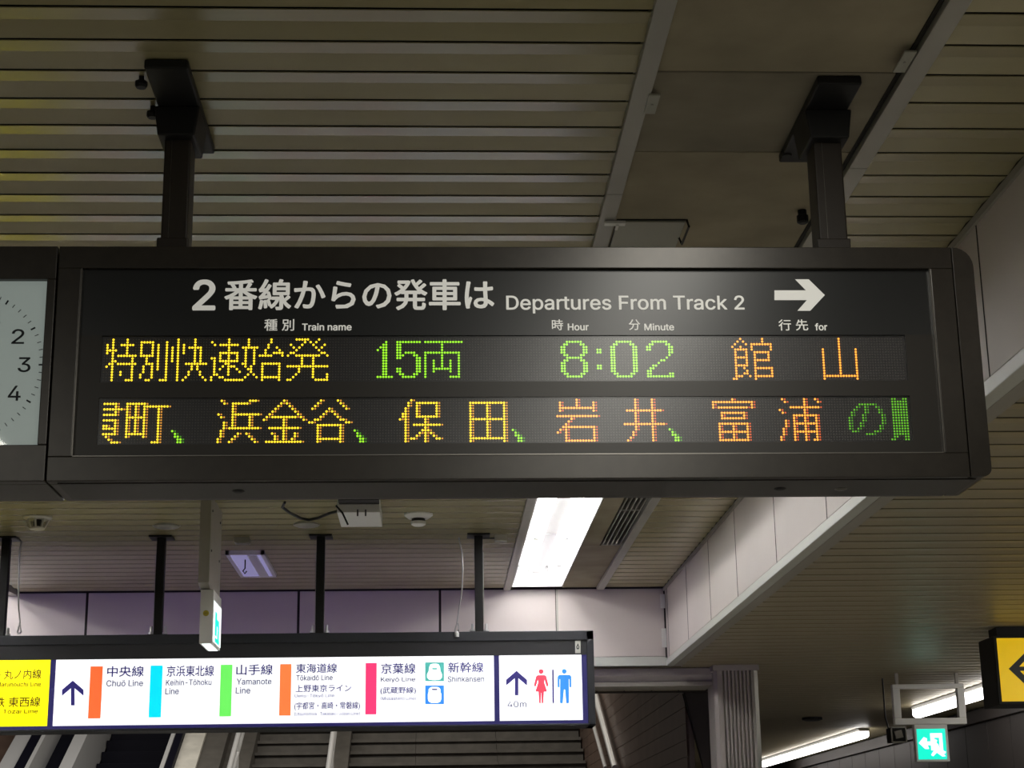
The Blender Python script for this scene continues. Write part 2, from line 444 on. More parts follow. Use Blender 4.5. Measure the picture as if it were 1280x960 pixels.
# brown tiled side wall
XS = xs1+.015
sw = struct(empty('wall_stairs', (XS, 16, 0)), 'brown tiled side wall of the stairwell')
Ys = 12.93
me = MB().box(0, .02, 0, 2.996, 0, .116).mesh('wall_tile', 'tile')
zz = .6; r_ = 0
while zz < 4.6:
    Yt = Ys + .012*0
    for q in range(5):
        inst(me, 'wall_tile', (XS, Ys+3.0*q, zz), sw)
    zz += .12; r_ += 1
B('joint_bed', 'joint', sw, XS+.008, XS+.06, Ys, 27, 0, 4.8)
# the rail of the tiled side wall
XT = XS
h = tag(empty('handrail', (XT-.08, Y0, .8)), 'steel handrail fixed along the brown tiled stair wall', 'handrail', 'steel handrails of the stairs')
XR = XS-.07
a = at(745, 872, X=XR); b = at(769, 960, X=XR); e = Vector(a)+(Vector(a)-Vector(b))*.6
MB().tube([e, a, b], .034, 10).build('rail', 'steel', h)
a = at(741, 903, X=XR); b = at(757, 960, X=XR); e = Vector(a)+(Vector(a)-Vector(b))*.6
MB().tube([e, a, b], .022, 10).build('rail', 'steel', h)
# dark return between the side wall and the column
pr = [at(853, 861, Y=12.9), at(879, 962, Y=12.9), (2.75, 12.9, 0), (2.75, 12.9, 2.74)]
low = at(900, 1100, Y=12.9)
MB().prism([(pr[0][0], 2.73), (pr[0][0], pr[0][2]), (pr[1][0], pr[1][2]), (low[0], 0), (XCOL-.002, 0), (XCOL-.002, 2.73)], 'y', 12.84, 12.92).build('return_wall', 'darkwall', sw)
# soffit behind the bulkhead, its slats run along the platform
so = struct(empty('ceiling_soffit', (0, 12, ZL)), 'narrow slatted soffit behind the bulkhead')
me = MB().box(0, .19, 0, 1.6, 0, .015).mesh('slat', 'slat_low')
x = -4.
while x < XCOL-.2:
    inst(me, 'slat', (x, 11.1, ZL+.0), so); x += .20
B('soffit_backing', 'groove', so, -4, XCOL-.002, 11.1, 12.7, ZL+.018, ZL+.05)
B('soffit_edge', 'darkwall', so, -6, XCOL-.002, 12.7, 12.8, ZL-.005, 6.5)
sh = tag(empty('shutter_box', (0, 11.25, ZL-.07)), 'long grey shutter housing under the pale cross bulkhead', 'shutter housing')
MB().prism([(11.12, ZL-.002), (11.12, ZL-.05), (11.15, ZL-.085), (11.4, ZL-.085), (11.4, ZL-.002)], 'x', -3, at(893, 845, Y=11.15)[0]).build('housing', 'column', sh, .006)
B('lower_edge', 'grey_box', sh, -3, at(890, 850, Y=11.15)[0], 11.13, 11.42, ZL-.115, ZL-.088)
# enclosing dark walls
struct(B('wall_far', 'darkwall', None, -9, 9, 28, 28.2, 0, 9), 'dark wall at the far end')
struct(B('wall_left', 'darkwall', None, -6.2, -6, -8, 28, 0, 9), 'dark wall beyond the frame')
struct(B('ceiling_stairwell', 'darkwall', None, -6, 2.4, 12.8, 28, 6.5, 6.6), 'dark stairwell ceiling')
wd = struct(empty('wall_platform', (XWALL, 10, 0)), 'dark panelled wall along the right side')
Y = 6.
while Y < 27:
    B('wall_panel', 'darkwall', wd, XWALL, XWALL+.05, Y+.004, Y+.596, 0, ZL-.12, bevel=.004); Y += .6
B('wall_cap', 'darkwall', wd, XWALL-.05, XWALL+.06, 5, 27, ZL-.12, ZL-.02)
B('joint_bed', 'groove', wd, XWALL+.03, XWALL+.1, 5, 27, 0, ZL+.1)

# column with fluted cladding
cx0, cx1 = at(895, 900, Y=11.0)[0], at(951, 900, Y=11.0)[0]
co = tag(empty('fluted_column', ((cx0+cx1)/2, 11.2, 0)), 'grey fluted column standing beside the stair opening', 'column')
B('core', 'column', co, cx0+.01, cx1-.01, 11.02, 11.34, 0, ZL-.0)
wdt = (cx1-cx0)
nf = 7
fl0, fl1 = cx0+.06, cx1-.055
fw = (fl1-fl0)/nf
for i in range(nf):
    a = fl0 + fw*i
    MB().prism([(a+.002, 11.02), (a+fw*.25, 11.0), (a+fw*.7, 11.0), (a+fw-.004, 11.02)], 'z', 0, ZL-.03).build('flute', 'column', co)
pts = [(cx1-.05, 11.02), (cx1-.05, 10.995), (cx1-.03, 10.995), (cx1, 11.03), (cx1, 11.3), (cx1-.02, 11.34), (cx1-.05, 11.34)]
MB().prism(pts, 'z', 0, ZL-.03).build('corner_post', 'alu', co)
pts = [(cx0, 11.03), (cx0+.02, 10.998), (cx0+.052, 10.998), (cx0+.052, 11.02)]
MB().prism(pts, 'z', 0, ZL-.03).build('corner_post', 'column', co)
B('head_rail', 'column', co, cx0-.005, cx1+.005, 10.99, 11.35, ZL-.035, ZL)

# escalators to the left of the stairs
def esc(name, label, spans):
    e = tag(empty(name, (sx(spans[0][0], 940), Y0, 0)), label, 'escalator', 'escalators beside the stairs')
    for (a, b, h0, h1, nm, m) in spans:
        incl(sx(a, 940, h1), sx(b, 940, h1), h0, h1, nm, m, e)
    return e
esc('escalator', 'escalator farther from the stairs, pale deck beside a dark balustrade', [(-40, 8, -.3, .3, 'outer_kerb', 'tile'), (8, 28, -.2, .55, 'deck', 'deck'), (28, 41, -.2, .60, 'handrail_belt', 'rubber'), (41, 46, -.2, .62, 'guide_strip', 'steel'), (46, 83, -.4, .2, 'inner_skirt', 'rubber'), (83, 99, -.2, .55, 'deck', 'deck')])
e2 = esc('escalator', 'escalator nearer the stairs with black steps and a pale stone kerb', [(206, 211, -.2, .62, 'guide_strip', 'steel'), (211, 221, -.2, .6, 'handrail_belt', 'rubber'), (221, 250, -.3, .5, 'stone_kerb', 'stone'), (250, 279, -.3, .45, 'deck', 'step')])
for i in range(30):
    yy = Y0+.3*i
    B('escalator_step', 'rubber', e2, sx(99, 940, .55)+.01, sx(206, 940, .62)-.01, yy, yy+.31, .16*i-.5, .16*(i+1)-.25, bevel=.006)
del yy

# ------------------------------------------------------------------ DEPARTURE BOARD
YF = 3.588; YP = 3.600
bx0, bx1, bx2, bz0, bz1, byb = -.811, 1.158, 1.206, 2.334, 2.858, 3.797
fx0, fx1, fz0, fz1 = -.761, 1.108, 2.387, 2.808
bd = tag(empty('departure_board', ((bx0+bx2)/2, 3.7, bz1)), 'large dark bronze departure board with two dot matrix lines hanging from the ceiling', 'departure board')
f = MB()
f.box(bx0, bx1, YF, YP+.02, fz1, bz1); f.box(bx0, bx1, YF, YP+.02, bz0, fz0)
f.box(bx0, fx0, YF, YP+.02, fz0, fz1); f.box(fx1, bx1, YF, YP+.02, fz0, fz1)
f.build('front_frame', 'frame', bd, .0018)
B('housing', 'frame', bd, bx0, bx1-.001, YP+.02, byb, bz0, bz1, bevel=.003)
MB().prism(rounded(bx1+.0025, bx2, bz0+.001, bz1, .04, corners=(0, .018, .045, 0)), 'y', YF, byb).build('end_cap', 'frame', bd, .003)
# thin worn edges around the recess
e_ = MB(); t_ = .0022
e_.box(fx0, fx1, YF+.001, YP, fz0, fz0+t_); e_.box(fx0, fx0+t_, YF+.001, YP, fz0, fz1); e_.box(fx1-t_, fx1, YF+.001, YP, fz0, fz1)
e_.build('recess_edge', 'edge', bd)
# bottom hatch line and screws
B('hatch_strip', 'frame_in', bd, bx0+.02, bx2-.03, YF+.02, byb-.03, bz0-.002, bz0)
for (x, y, mm) in ((298, 614, 'black'), (975, 611, 'black'), (1051, 611.5, 'edge')):
    c = at(x, y, Z=bz0-.003)
    MB().lathe([(.012, .001), (.014, -.001), (.008, -.004)], (c[0], c[1], bz0-.002), n=16).build('screw', mm, bd)
# header plate and bezel bars around the two windows
hz = at(640, 419, Y=YP)[2]
B('header_plate', 'header', bd, fx0, fx1, YP, YP+.015, hz, fz1)
PX, X0L = .006067, -.706
Z1, Z2 = 2.6500, 2.5125
def win(z0r):    # window bounds for a row whose first diode line is z0r
    return (X0L-.0055, X0L+287*PX+.0075, z0r-15*PX-.0065, z0r+.0055)
w1, w2 = win(Z1), win(Z2)
YM = YP+.006      # matrix plane, behind the bezel bars
z = MB()
z.box(fx0, fx1, YP-.001, YP+.012, w2[3], w1[2]); z.box(fx0, fx1, YP-.001, YP+.012, fz0+t_, w2[2])
z.box(fx0, w1[0], YP-.001, YP+.012, w1[2], hz); z.box(w1[1], fx1, YP-.001, YP+.012, w1[2], hz)
z.box(fx0, w2[0], YP-.001, YP+.012, w2[2], w2[3]); z.box(w2[1], fx1, YP-.001, YP+.012, w2[2], w2[3])
z.build('bezel', 'frame_in', bd)
G = {}
def rows(name, w, spec):
    """spec = {row: 'a-b,c,...'} lit columns"""
    g = [[0]*w for _ in range(16)]
    for r, s in spec.items():
        for t in s.split(','):
            a, _, b = t.partition('-'); b = b or a
            for q in range(int(a), int(b)+1): g[r][q] = 1
    G[name] = (w, g); return g
def lit(cells, specs, c0=0):
    for rr, s in specs.items():
        rs = range(int(str(rr).split('-')[0]), int(str(rr).split('-')[-1])+1)
        for r in rs:
            for t in s.split(','):
                a, _, b = t.partition('-'); b = b or a
                for q in range(int(a), int(b)+1): cells.add((q+c0, r))
line1y, line1a, line1g = set(), set(), set()
# special rapid, starting here
lit(line1y, {0: '3,8', 1: '3,8', 2: '1,3,6-10', 3: '1,3,8', 4: '1-4,8', 5: '1,3,8', 6: '3,5-11', 7: '3,10', 8: '3,4,10', 9: '2,3,5-11', 10: '1,3,10', 11: '3,10', 12: '3,6,10', 13: '3,6,10', 14: '3,10', 15: '3,8-10'})
lit(line1y, {1: '13-17,22', 2: '13,17,19,22', 3: '13,17,19,22', 4: '13,17,19,22', 5: '13,17,19,22', 6: '13-17,19,22', 7: '15,19,22', 8: '15,19,22', 9: '15-17,19,22', 10: '14,17,19,22', 11: '14,17,19,22', 12: '14,17,22', 13: '13,17,22', 14: '13,17,22', 15: '15,16,20-22'})
lit(line1y, {0: '26,32', 1: '26,32', 2: '26,28,32', 3: '24,26,28,30-34', 4: '24,26,28,32,34', 5: '24,26,28,32,34', 6: '24,26,32,34', 7: '24,26,32,34', 8: '24,26,32,34', 9: '26,29-36', 10: '26,31,33', 11: '26,31,33', 12: '26,30,34', 13: '26,30,34', 14: '26,29,35', 15: '26,28,36'})
lit(line1y, {0: '44', 1: '38,44', 2: '39,41-47', 3: '44', 4: '44', 5: '41-47', 6: '41,44,47', 7: '38,39,41,44,47', 8: '39,41-47', 9: '39,43,44', 10: '39,42,44-46', 11: '39,41,44,47', 12: '39,44,48', 13: '39,40,44', 14: '38,41,42', 15: '38,43-49'})
lit(line1y, {0: '51,59', 1: '51,59', 2: '51,58', 3: '49-54,58,61', 4: '50,53,57,62', 5: '50,53,57,60-63', 6: '50,53,55-59,63', 7: '50,53', 8: '50,53', 9: '49,50,53,56-62', 10: '50,52,56,62', 11: '51,52,56,62', 12: '52,56,62', 13: '51,53,56,62', 14: '50,54,56-62', 15: '56,62'})
lit(line1y, {0: '68-72,76', 1: '71,73,75', 2: '66,70,74,78', 3: '67,69,75,77', 4: '68,76', 5: '66,67,77,78', 6: '65,68-76,79', 7: '70,74', 8: '70,74', 9: '70,74', 10: '65-79', 11: '69,74', 12: '69,74', 13: '68,74,79', 14: '67,74,79', 15: '65,66,75-79'})
lit(line1g, {1: '100', 2: '99,100', 3: '98-100', 4: '97,99,100', '5-13': '99,100', 14: '97-102'})
lit(line1g, {1: '104-112', '2-4': '104,105', 5: '104,105,107-110', 6: '104-106,110,111', 7: '104,105,111,112', '8-10': '111,112', '11-12': '104,105,111,112', 13: '105,106,110,111', 14: '106-110'})
lit(line1g, {1: '114-127', '2-4': '120', 5: '114-126', '6-7': '114,120,126', '8-10': '114,117,120,123,126', 11: '114,117-123,126', 12: '114,117,123,126', 13: '114,126', 14: '114,123-126'})
lit(line1g, {1: '165-170', 2: '164,165,170,171', '3-5': '163,164,171,172', 6: '164,165,170,171', 7: '165-170', 8: '164,165,170,171', '9-12': '163,164,171,172', 13: '164,165,170,171', 14: '165-170'})
lit(line1g, {'4-5': '176,177', '10-11': '176,177'})
lit(line1g, {1: '183-188', 2: '182,183,188,189', '3-12': '181,182,189,190', 13: '182,183,188,189', 14: '183-188'})
lit(line1g, {1: '196-201', 2: '195,196,201,202', '3-4': '194,195,202,203', 5: '202,203', 6: '202', 7: '201', 8: '199,200', 9: '198', 10: '196,197', 11: '195,196', 12: '194,195', 13: '194,195,202,203', 14: '194-203'})
lit(line1a, {0: '3,11', 1: '2,4,11', 2: '1,5,7-14', 3: '0,3,7,14', 4: '1-5,7,14', 5: '1,5,8-13', 6: '1,5,8,13', 7: '1-5,8,13', 8: '1,5,8-13', 9: '1,5,8', 10: '1-5,8', 11: '1,4,8-14', 12: '1,5,8,14', 13: '1,4,5,8,14', 14: '1-3,6,8-14', 15: '0,1,8'}, 225)
lit(line1a, {'0-3': '264', '4-13': '258,264,270', 14: '258-270', 15: '258,270'})
line2y, line2a, line2g = set(), set(), set()
lit(line2y, {1: '1-5', 2: '5', 3: '1-7', 4: '5', 5: '1-5', 7: '1-5', 8: '5', 9: '1,2,5', 10: '1-5', 11: '5', 12: '1-5', 13: '2', 14: '3', 15: '4-6'})
lit(line2y, {1: '9-15', 2: '9,12,15-23', '3-5': '9,12,15,20', 6: '9-15,20', '7-11': '9,12,15,20', 12: '9-15,20', 13: '9,15,20', 14: '20', 15: '18-20'})
for c0 in (25, 89, 145, 201):
    lit(line2g, {11: '0', 12: '1', 13: '1,2', 14: '2,3', 15: '2,3'}, c0)
lit(line2y, {0: '42,52-54', 1: '43,46-51', '2-4': '46', 5: '41,46-55', 6: '42,46,52', 7: '46,52', '8-9': '43,46,52', 10: '43,45-55', 11: '42', 12: '42,48,51', 13: '42,47,52', 14: '41,46,53', 15: '41,45,54'})
lit(line2y, {0: '64', 1: '63,65', 2: '62,66', 3: '61,67', 4: '60,68', 5: '59,69', 6: '58,60-68,70', 7: '57,64,71', '8-9': '64', 10: '59-69', 11: '64', 12: '60,64,68', 13: '61,64,68', 14: '61,64,67', 15: '58-70'})
lit(line2y, {0: '77,83', 1: '76,84', 2: '75,85', 3: '74,80,86', 4: '79,81', 5: '78,82', 6: '77,83', 7: '75,76,84,85', 8: '73,74,86,87', 9: '76-84', '10-13': '76,84', 14: '76-84', 15: '76,84'})
lit(line2y, {0: '109', 1: '108,111-118', 2: '108,111,118', '3-4': '107,111,118', 5: '106,107,111,118', 6: '106,107,111-118', 7: '105,107,114', 8: '107,114', 9: '107,110-119', 10: '107,114', 11: '107,113-115', 12: '107,112,114,116', 13: '107,111,114,117', 14: '107,109,110,114,118,119', 15: '107,114'})
lit(line2y, {1: '130-142', '2-6': '130,136,142', 7: '130-142', '8-13': '130,136,142', 14: '130-142', 15: '130,142'})
lit(line2a, {0: '168', 1: '162,168,174', 2: '162,168,174', 3: '162-174', 4: '162,174', 6: '161-175', 7: '166', 8: '165', 9: '164', 10: '163-174', 11: '162,164,174', 12: '161,164,174', '13-14': '164,174', 15: '164-174'})
lit(line2a, {'0-3': '189,195', 4: '186-198', '5-8': '189,195', 9: '185-199', 10: '189,195', 11: '189,195', 12: '188,195', 13: '188,195', 14: '187,195', 15: '186,195'})
lit(line2a, {0: '224', 1: '217-231', 2: '217,231', 3: '217,219-229,231', 5: '220-228', 6: '220,228', 7: '220-228', 9: '219-229', '10-11': '219,224,229', 12: '219-229', '13-14': '219,224,229', 15: '219-229'})
lit(line2a, {0: '242,250,254', 1: '243,250,255', 2: '250', 3: '245-255', 4: '241,250', 5: '242,250', 6: '246-254', 7: '246,250,254', 8: '243,246,250,254', 9: '243,246-254', 10: '243,246,250,254', 11: '242,246,250,254', 12: '242,246-254', 13: '242,246,250,254', 14: '241,246,250,254', 15: '241,246,250,253,254'})
lit(line2g, {2: '270-275', 3: '269,272,276', 4: '268,272,277', 5: '267,272,277', 6: '267,271,278', 7: '266,271,278', 8: '266,271,278', 9: '266,270,278', 10: '266,270,277', 11: '266,269,277', 12: '267,268,275,276', 13: '272-274'})
lit(line2g, {0: '282,286', 1: '282-287', '2-13': '282,284,286', 14: '282,286', 15: '281,286,287'})
def ghost(s): return {(c_+1, r) for c_, r in s if (c_+1, r) not in s and c_+1 < 288}
def dots(cells, z0, rad, name, m, parent, hgt):
    mb = MB(); n = 8
    ca = [(math.cos(2*math.pi*k/n+.39), math.sin(2*math.pi*k/n+.39)) for k in range(n)]
    for c_, r in sorted(cells):
        x, zc = X0L+PX*c_, z0-PX*r
        v = [(x+rad*a, YM, zc+rad*b) for a, b in ca] + [(x+rad*.6*a, YM-hgt, zc+rad*.6*b) for a, b in ca]
        mb.add(v, [(k, (k+1) % n, n+(k+1) % n, n+k) for k in range(n)] + [tuple(range(n, 2*n))])
    me = bpy.data.meshes.new(name)
    me.from_pydata(mb.v, [], mb.f); me.materials.append(M[m])
    o = bpy.data.objects.new(name, me); COL.objects.link(o); put(o, parent); o['kind'] = 'stuff'
    return o
for (wn, z0, ly, la, lg, dim, lab) in ((w1, Z1, line1y, line1a, line1g, False, 'upper display line'), (w2, Z2, line2y, line2a, line2g, True, 'lower display line')):
    dp = B('dot_matrix_display', 'ledback', bd, wn[0], wn[1], YM, YM+.006, wn[2], wn[3]); dp['label'] = lab + ' of small round diodes'
    gy, ga, gg = (ghost(ly), ghost(la), ghost(lg)) if dim else (set(), set(), set())
    gg -= ly | la; gy -= lg | la; ga -= ly | lg
    used = ly | la | lg | gy | ga | gg
    off = {(c_, r) for c_ in range(288) for r in range(16)} - used
    dots(off, z0, PX*.24, 'unlit_diode', 'led_off', dp, .0006)
    g2 = {q for q in lg if q[0] > 260}; lg = lg - g2
    if dim: g2 |= {q for q in gg if q[0] > 280}; gg = gg - g2
    for s_, m_, rr in ((g2, 'led_g2', .36), (ly, 'led_y', .42), (la, 'led_a', .42), (lg, 'led_g', .42), (gy, 'led_yd', .33), (ga, 'led_ad', .33), (gg, 'led_gd', .33)):
        if s_: dots(s_, z0, PX*rr, 'lit_diode', m_, dp, .0012)
    B('window_pane', 'glass', dp, wn[0], wn[1], YP+.0005, YP+.0025, wn[2], wn[3])
# header lettering
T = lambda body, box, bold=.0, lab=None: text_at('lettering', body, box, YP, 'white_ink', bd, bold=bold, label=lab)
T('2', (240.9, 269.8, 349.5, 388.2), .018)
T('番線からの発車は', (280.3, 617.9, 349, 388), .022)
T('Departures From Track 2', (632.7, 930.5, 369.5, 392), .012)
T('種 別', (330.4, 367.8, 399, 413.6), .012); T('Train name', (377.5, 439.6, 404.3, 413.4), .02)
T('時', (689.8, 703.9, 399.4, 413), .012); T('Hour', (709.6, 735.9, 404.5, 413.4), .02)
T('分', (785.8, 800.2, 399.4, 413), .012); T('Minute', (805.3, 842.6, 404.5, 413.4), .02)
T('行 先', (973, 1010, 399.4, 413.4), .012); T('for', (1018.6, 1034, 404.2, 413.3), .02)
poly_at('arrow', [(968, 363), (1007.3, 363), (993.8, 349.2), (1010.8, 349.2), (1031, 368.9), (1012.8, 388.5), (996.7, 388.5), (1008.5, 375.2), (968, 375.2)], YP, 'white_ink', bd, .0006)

# ------------------------------------------------------------------ CLOCK beside it
ccx, _, ccz = at(-45, 455.5, Y=YP)
cr = at(54, 455.5, Y=YP)[0]-ccx            # outer radius of the ticks
hx = at(60.4, 350.8, Y=YP)[0]-ccx; 
czt, czb = at(60.4, 350.8, Y=YP)[2], at(46.8, 557.4, Y=YP)[2]
ck = tag(empty('station_clock', (ccx, 3.7, bz1)), 'square white clock in a dark housing joined to the departure board', 'clock')
ox0, ox1 = ccx-hx-.03, bx0-.0035
f = MB()
f.box(ox0, ox1, YF, YP+.02, czt, bz1); f.box(ox0, ox1, YF, YP+.02, bz0, czb)
f.box(ox0, ccx-hx, YF, YP+.02, czb, czt); f.box(ccx+hx, ox1, YF, YP+.02, czb, czt)
f.build('front_frame', 'frame', ck, .0018)
B('housing', 'frame', ck, ox0, ox1, YP+.02, byb, bz0, bz1, bevel=.003)
B('clock_face', 'clock_face', ck, ccx-hx, ccx+hx, YP+.004, YP+.01, czb, czt)
YK = YP+.004
tk = MB()
for i in range(60):
    a = math.radians(6*i); big = i % 5 == 0
    r1, r0 = cr, cr-(.0105 if big else .0085); w_ = .0018 if big else .0008
    d = Vector((math.sin(a), math.cos(a))); nrm = Vector((d.y, -d.x))
    q = [d*r0-nrm*w_, d*r0+nrm*w_, d*r1+nrm*w_, d*r1-nrm*w_]
    tk.prism([(ccx+p.x, ccz+p.y) for p in q], 'y', YK-.0005, YK)
tk.build('minute_ticks', 'clock_ink', ck)['kind'] = 'stuff'
rn = at(31, 455.5, Y=YP)[0]-ccx
nw, nh = (at(38.8, 455, Y=YP)[0]-at(22.8, 455, Y=YP)[0])/2, (at(30, 446, Y=YP)[2]-at(30, 464.7, Y=YP)[2])/2
for i in range(1, 13):
    a = math.radians(30*i); x, zc = ccx+math.sin(a)*rn*.985, ccz+math.cos(a)*rn*.985
    w_ = nw*(.45 if i == 1 else 1.6 if i > 9 else 1)
    text_world('numeral', str(i), (x-w_, x+w_, zc-nh, zc+nh), YK, 'clock_ink', ck, bold=.006)
def hand(ang, ln, wd, nm):
    a = math.radians(ang); d = Vector((math.sin(a), math.cos(a))); nrm = Vector((d.y, -d.x))
    q = [d*-.03-nrm*wd, d*-.03+nrm*wd, d*ln+nrm*wd*.6, d*ln-nrm*wd*.6]
    MB().prism([(ccx+p.x, ccz+p.y) for p in q], 'y', YK-.004, YK-.002).build(nm, 'clock_ink', ck)
hand(233, .09, .006, 'hour_hand'); hand(285, .14, .004, 'minute_hand')
B('glass_pane', 'clock_glass', ck, ccx-hx, ccx+hx, YP-.004, YP-.002, czb, czt)

# ------------------------------------------------------------------ POSTS of the board
def post(pl, pr_, plate, bolts, label, extra):
    xa = at(pl, 240, Y=3.66)[0]; xb = at(pr_, 240, Y=3.66)[0]
    o = tag(empty('hanging_post', ((xa+xb)/2, 3.7, ZC)), label, 'post', 'posts carrying the departure board')
    B('tube', 'black_post', o, xa, xb, 3.66, 3.74, bz1, ZC-.012, bevel=.004)
    x0, x1, y0, y1 = plate
    B('ceiling_plate', 'black', o, x0, x1, y0, y1, ZC-.028, ZC-.006, bevel=.004)
    B('seam', 'edge', o, xa+(xb-xa)*.28, xa+(xb-xa)*.28+.001, 3.6585, 3.66, bz1, ZC-.1)
    # gusset collar that clasps the tube under the plate
    MB().prism([(xa-.012, ZC-.10), (xb+.012, ZC-.10), (xb+.022, ZC-.028), (xa-.022, ZC-.028)], 'y', 3.63, 3.77).build('collar', 'black', o, .004)
    for (x, y, dx) in bolts:
        MB().lathe([(.011, 0), (.014, .006), (.014, .014), (.006, .016), (.006, .034)], (x, y, ZC-.032), 'z', 10).build('bolt', 'black', o)
    B('foot_sleeve', 'black_post', o, xa-.007, xb+.004, 3.652, 3.75, bz1, bz1+.045, bevel=.003)
    for s, xx in extra:
        MB().lathe([(.0045, 0), (.0045, .016), (.008, .016), (.008, .022)], (xx if s > 0 else xx-.022, 3.68, bz1+.022), 'x', 10).build('side_bolt', 'black', o)
    return o
xL = at(237, 240, Y=3.66)[0]; xR0 = at(1016, 240, Y=3.66)[0]
post(203, 236, (-.62, -.525, 3.44, 3.91), ((-.640, 3.53, 0), (-.640, 3.69, 0)), 'dark hanging post bolted to the long slats, nearer the clock', ((1, xL+.008),))
post(1021, 1056, (.862, .962, 3.50, 3.95), ((.872, 3.90, 0),), 'dark hanging post bolted under the plaster bay, above the arrow', ((-1, xR0-.008),))
# a small black fixing hook near the second post
c = at(1003, 270, Z=ZC-.02)
kn = tag(MB().lathe([(.012, .022), (.012, 0), (.016, -.002), (.016, -.02), (.01, -.024)], (c[0], c[1], ZC-.018), n=12).build('ceiling_anchor', 'black', None), 'small black anchor stub on the plaster bay beside the post', 'anchor')
# access hatch of the plaster bay
a0, a1 = at(762, 276, Z=ZC-.008), at(856, 278, Z=ZC-.008); b1 = at(838, 312, Z=ZC-.008)
hc = tag(empty('access_hatch', (a0[0], a0[1], ZC-.008)), 'small pale metal access hatch with a latch in the plaster bay', 'access hatch')
B('hatch_door', 'plate', hc, XA1+.01, a1[0], a0[1], a0[1]+.42, ZC-.012, ZC-.004, bevel=.001)
B('hatch_gap', 'black', hc, XA1+.008, a1[0]+.002, a0[1]-.004, a0[1]+.424, ZC-.007, ZC-.003)
c = at(768, 279, Z=ZC-.03)
MB().box(c[0]-.027, c[0]+.03, c[1]-.01, c[1]+.012, ZC-.034, ZC-.026).box(c[0]+.004, c[0]+.012, c[1]-.0, c[1]+.035, ZC-.038, ZC-.034).build('latch', 'white_box', hc, .001)
c = at(852, 290, Z=ZC-.02)
MB().tube([(c[0]+.004, c[1]-.07, ZC-.01), (c[0]+.010, c[1]-.07, ZC-.03), (c[0]+.010, c[1]+.07, ZC-.03), (c[0]+.002, c[1]+.07, ZC-.01)], .0035, 6).build('handle', 'black', hc)

# ------------------------------------------------------------------ GUIDE SIGN
YG = 9.0
gx1 = at(743, 850, Y=YG)[0]; gz1 = at(400, 791.5, Y=YG)[2]; gz0 = at(400, 911, Y=YG)[2]; gx0 = -3.6
gs = tag(empty('guide_sign', (-.6, YG+.1, gz1)), 'long lit white guide sign listing railway lines with coloured bars', 'guide sign')
zi1 = at(400, 803.5, Y=YG)[2]; xi1 = at(734, 850, Y=YG)[0]
pz1 = at(400, 821.6, Y=YG)[2]; pz0 = at(400, 903.6, Y=YG)[2]
f = MB()
f.box(gx0, gx1, YG-.012, YG+.2, zi1, gz1); f.box(gx0, gx1, YG-.012, YG+.2, gz0, gz0+.012); f.box(xi1, gx1, YG-.012, YG+.2, gz0, gz1)
f.box(gx0, gx0+.03, YG-.012, YG+.2, gz0, gz1)
f.build('housing', 'sign_dark', gs, .003)
B('upper_band', 'sign_band', gs, gx0, xi1, YG-.004, YG+.01, pz1, zi1)
xp = lambda x, y=860: at(x, y, Y=YG)[0]
B('navy_backplate', 'navy', gs, gx0, xi1, YG+.002, YG+.19, gz0+.012, pz1)
px = [(gx0+.03, xp(61.3), 'sign_yellow', 'lit yellow panel for the subway lines'), (xp(68.5), xp(617.6), 'sign_white', 'lit white panel with the railway lines'), (xp(624.3), xp(727.6), 'sign_white', 'lit white panel with the toilet symbols')]
for a, b, m_, lb in px:
    o = B('lit_panel', m_, gs, a, b, YG-.002, YG+.002, pz0, pz1); o['label'] = lb
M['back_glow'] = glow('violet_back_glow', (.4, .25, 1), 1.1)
B('added_tint_panel', 'back_glow', gs, gx0+.05, xi1-.02, YG+.201, YG+.203, gz0+.03, pz1)  # glowing sheet added on the sign's unseen back to tint the bulkhead violet
YS = YG-.002
def S(body, box, m_, bold=None, nm='lettering'): return text_at(nm, body, box, YS, m_, gs, bold=(.014 if m_ in ('s_navy', 's_brown') else .012) if bold is None else bold, thick=.001)
S('地下鉄 丸ノ内線', (-34, 52, 836.8, 849.2), 's_brown'); S('Subway Marunouchi Line', (-34, 51.3, 852.6, 860.2), 's_brown')
S('地下鉄 東西線', (-34, 50.6, 871.2, 884), 's_brown'); S('Subway Tōzai Line', (-34, 47.6, 886.6, 893.6), 's_brown')
S('中央線', (134, 180, 832.5, 846), 's_navy'); S('Chuō Line', (133, 179, 850, 858), 's_grey')
S('京浜東北線', (208.5, 267.6, 831.8, 845.6), 's_navy'); S('Keihin-Tōhoku', (207.5, 264.5, 849.2, 856.8), 's_grey'); S('Line', (206.6, 223.7, 860, 868), 's_grey')
S('山手線', (295.4, 341.2, 830.4, 843.8), 's_navy'); S('Yamanote', (295.8, 339.6, 848, 855.8), 's_grey'); S('Line', (294.6, 313, 859, 867), 's_grey')
S('東海道線', (370, 421.4, 829.3, 841.2), 's_navy'); S('Tōkaidō Line', (370.3, 415.9, 843.6, 850.6), 's_grey')
S('上野東京ライン', (369.4, 439.2, 855.6, 865), 's_navy'); S('Ueno-Tōkyō Line', (368.4, 417.9, 867.4, 872.8), 's_pale')
S('(宇都宮・高崎・常磐線)', (368, 450, 877.3, 887.9), 's_navy'); S('(Utsunomiya · Takasaki · Jōban Line)', (368, 449.8, 889.8, 895.2), 's_pale')
S('京葉線', (476.3, 519.5, 829, 842.2), 's_navy'); S('Keiyō Line', (476, 519.2, 846.3, 853.4), 's_grey')
S('(武蔵野線)', (475.4, 520, 858.6, 868.2), 's_navy'); S('(Musashino Line)', (475.5, 520, 870.6, 875.8), 's_pale')
S('新幹線', (559.9, 604.4, 827.5, 840.8), 's_navy'); S('Shinkansen', (559.6, 605.4, 845, 852.5), 's_grey')
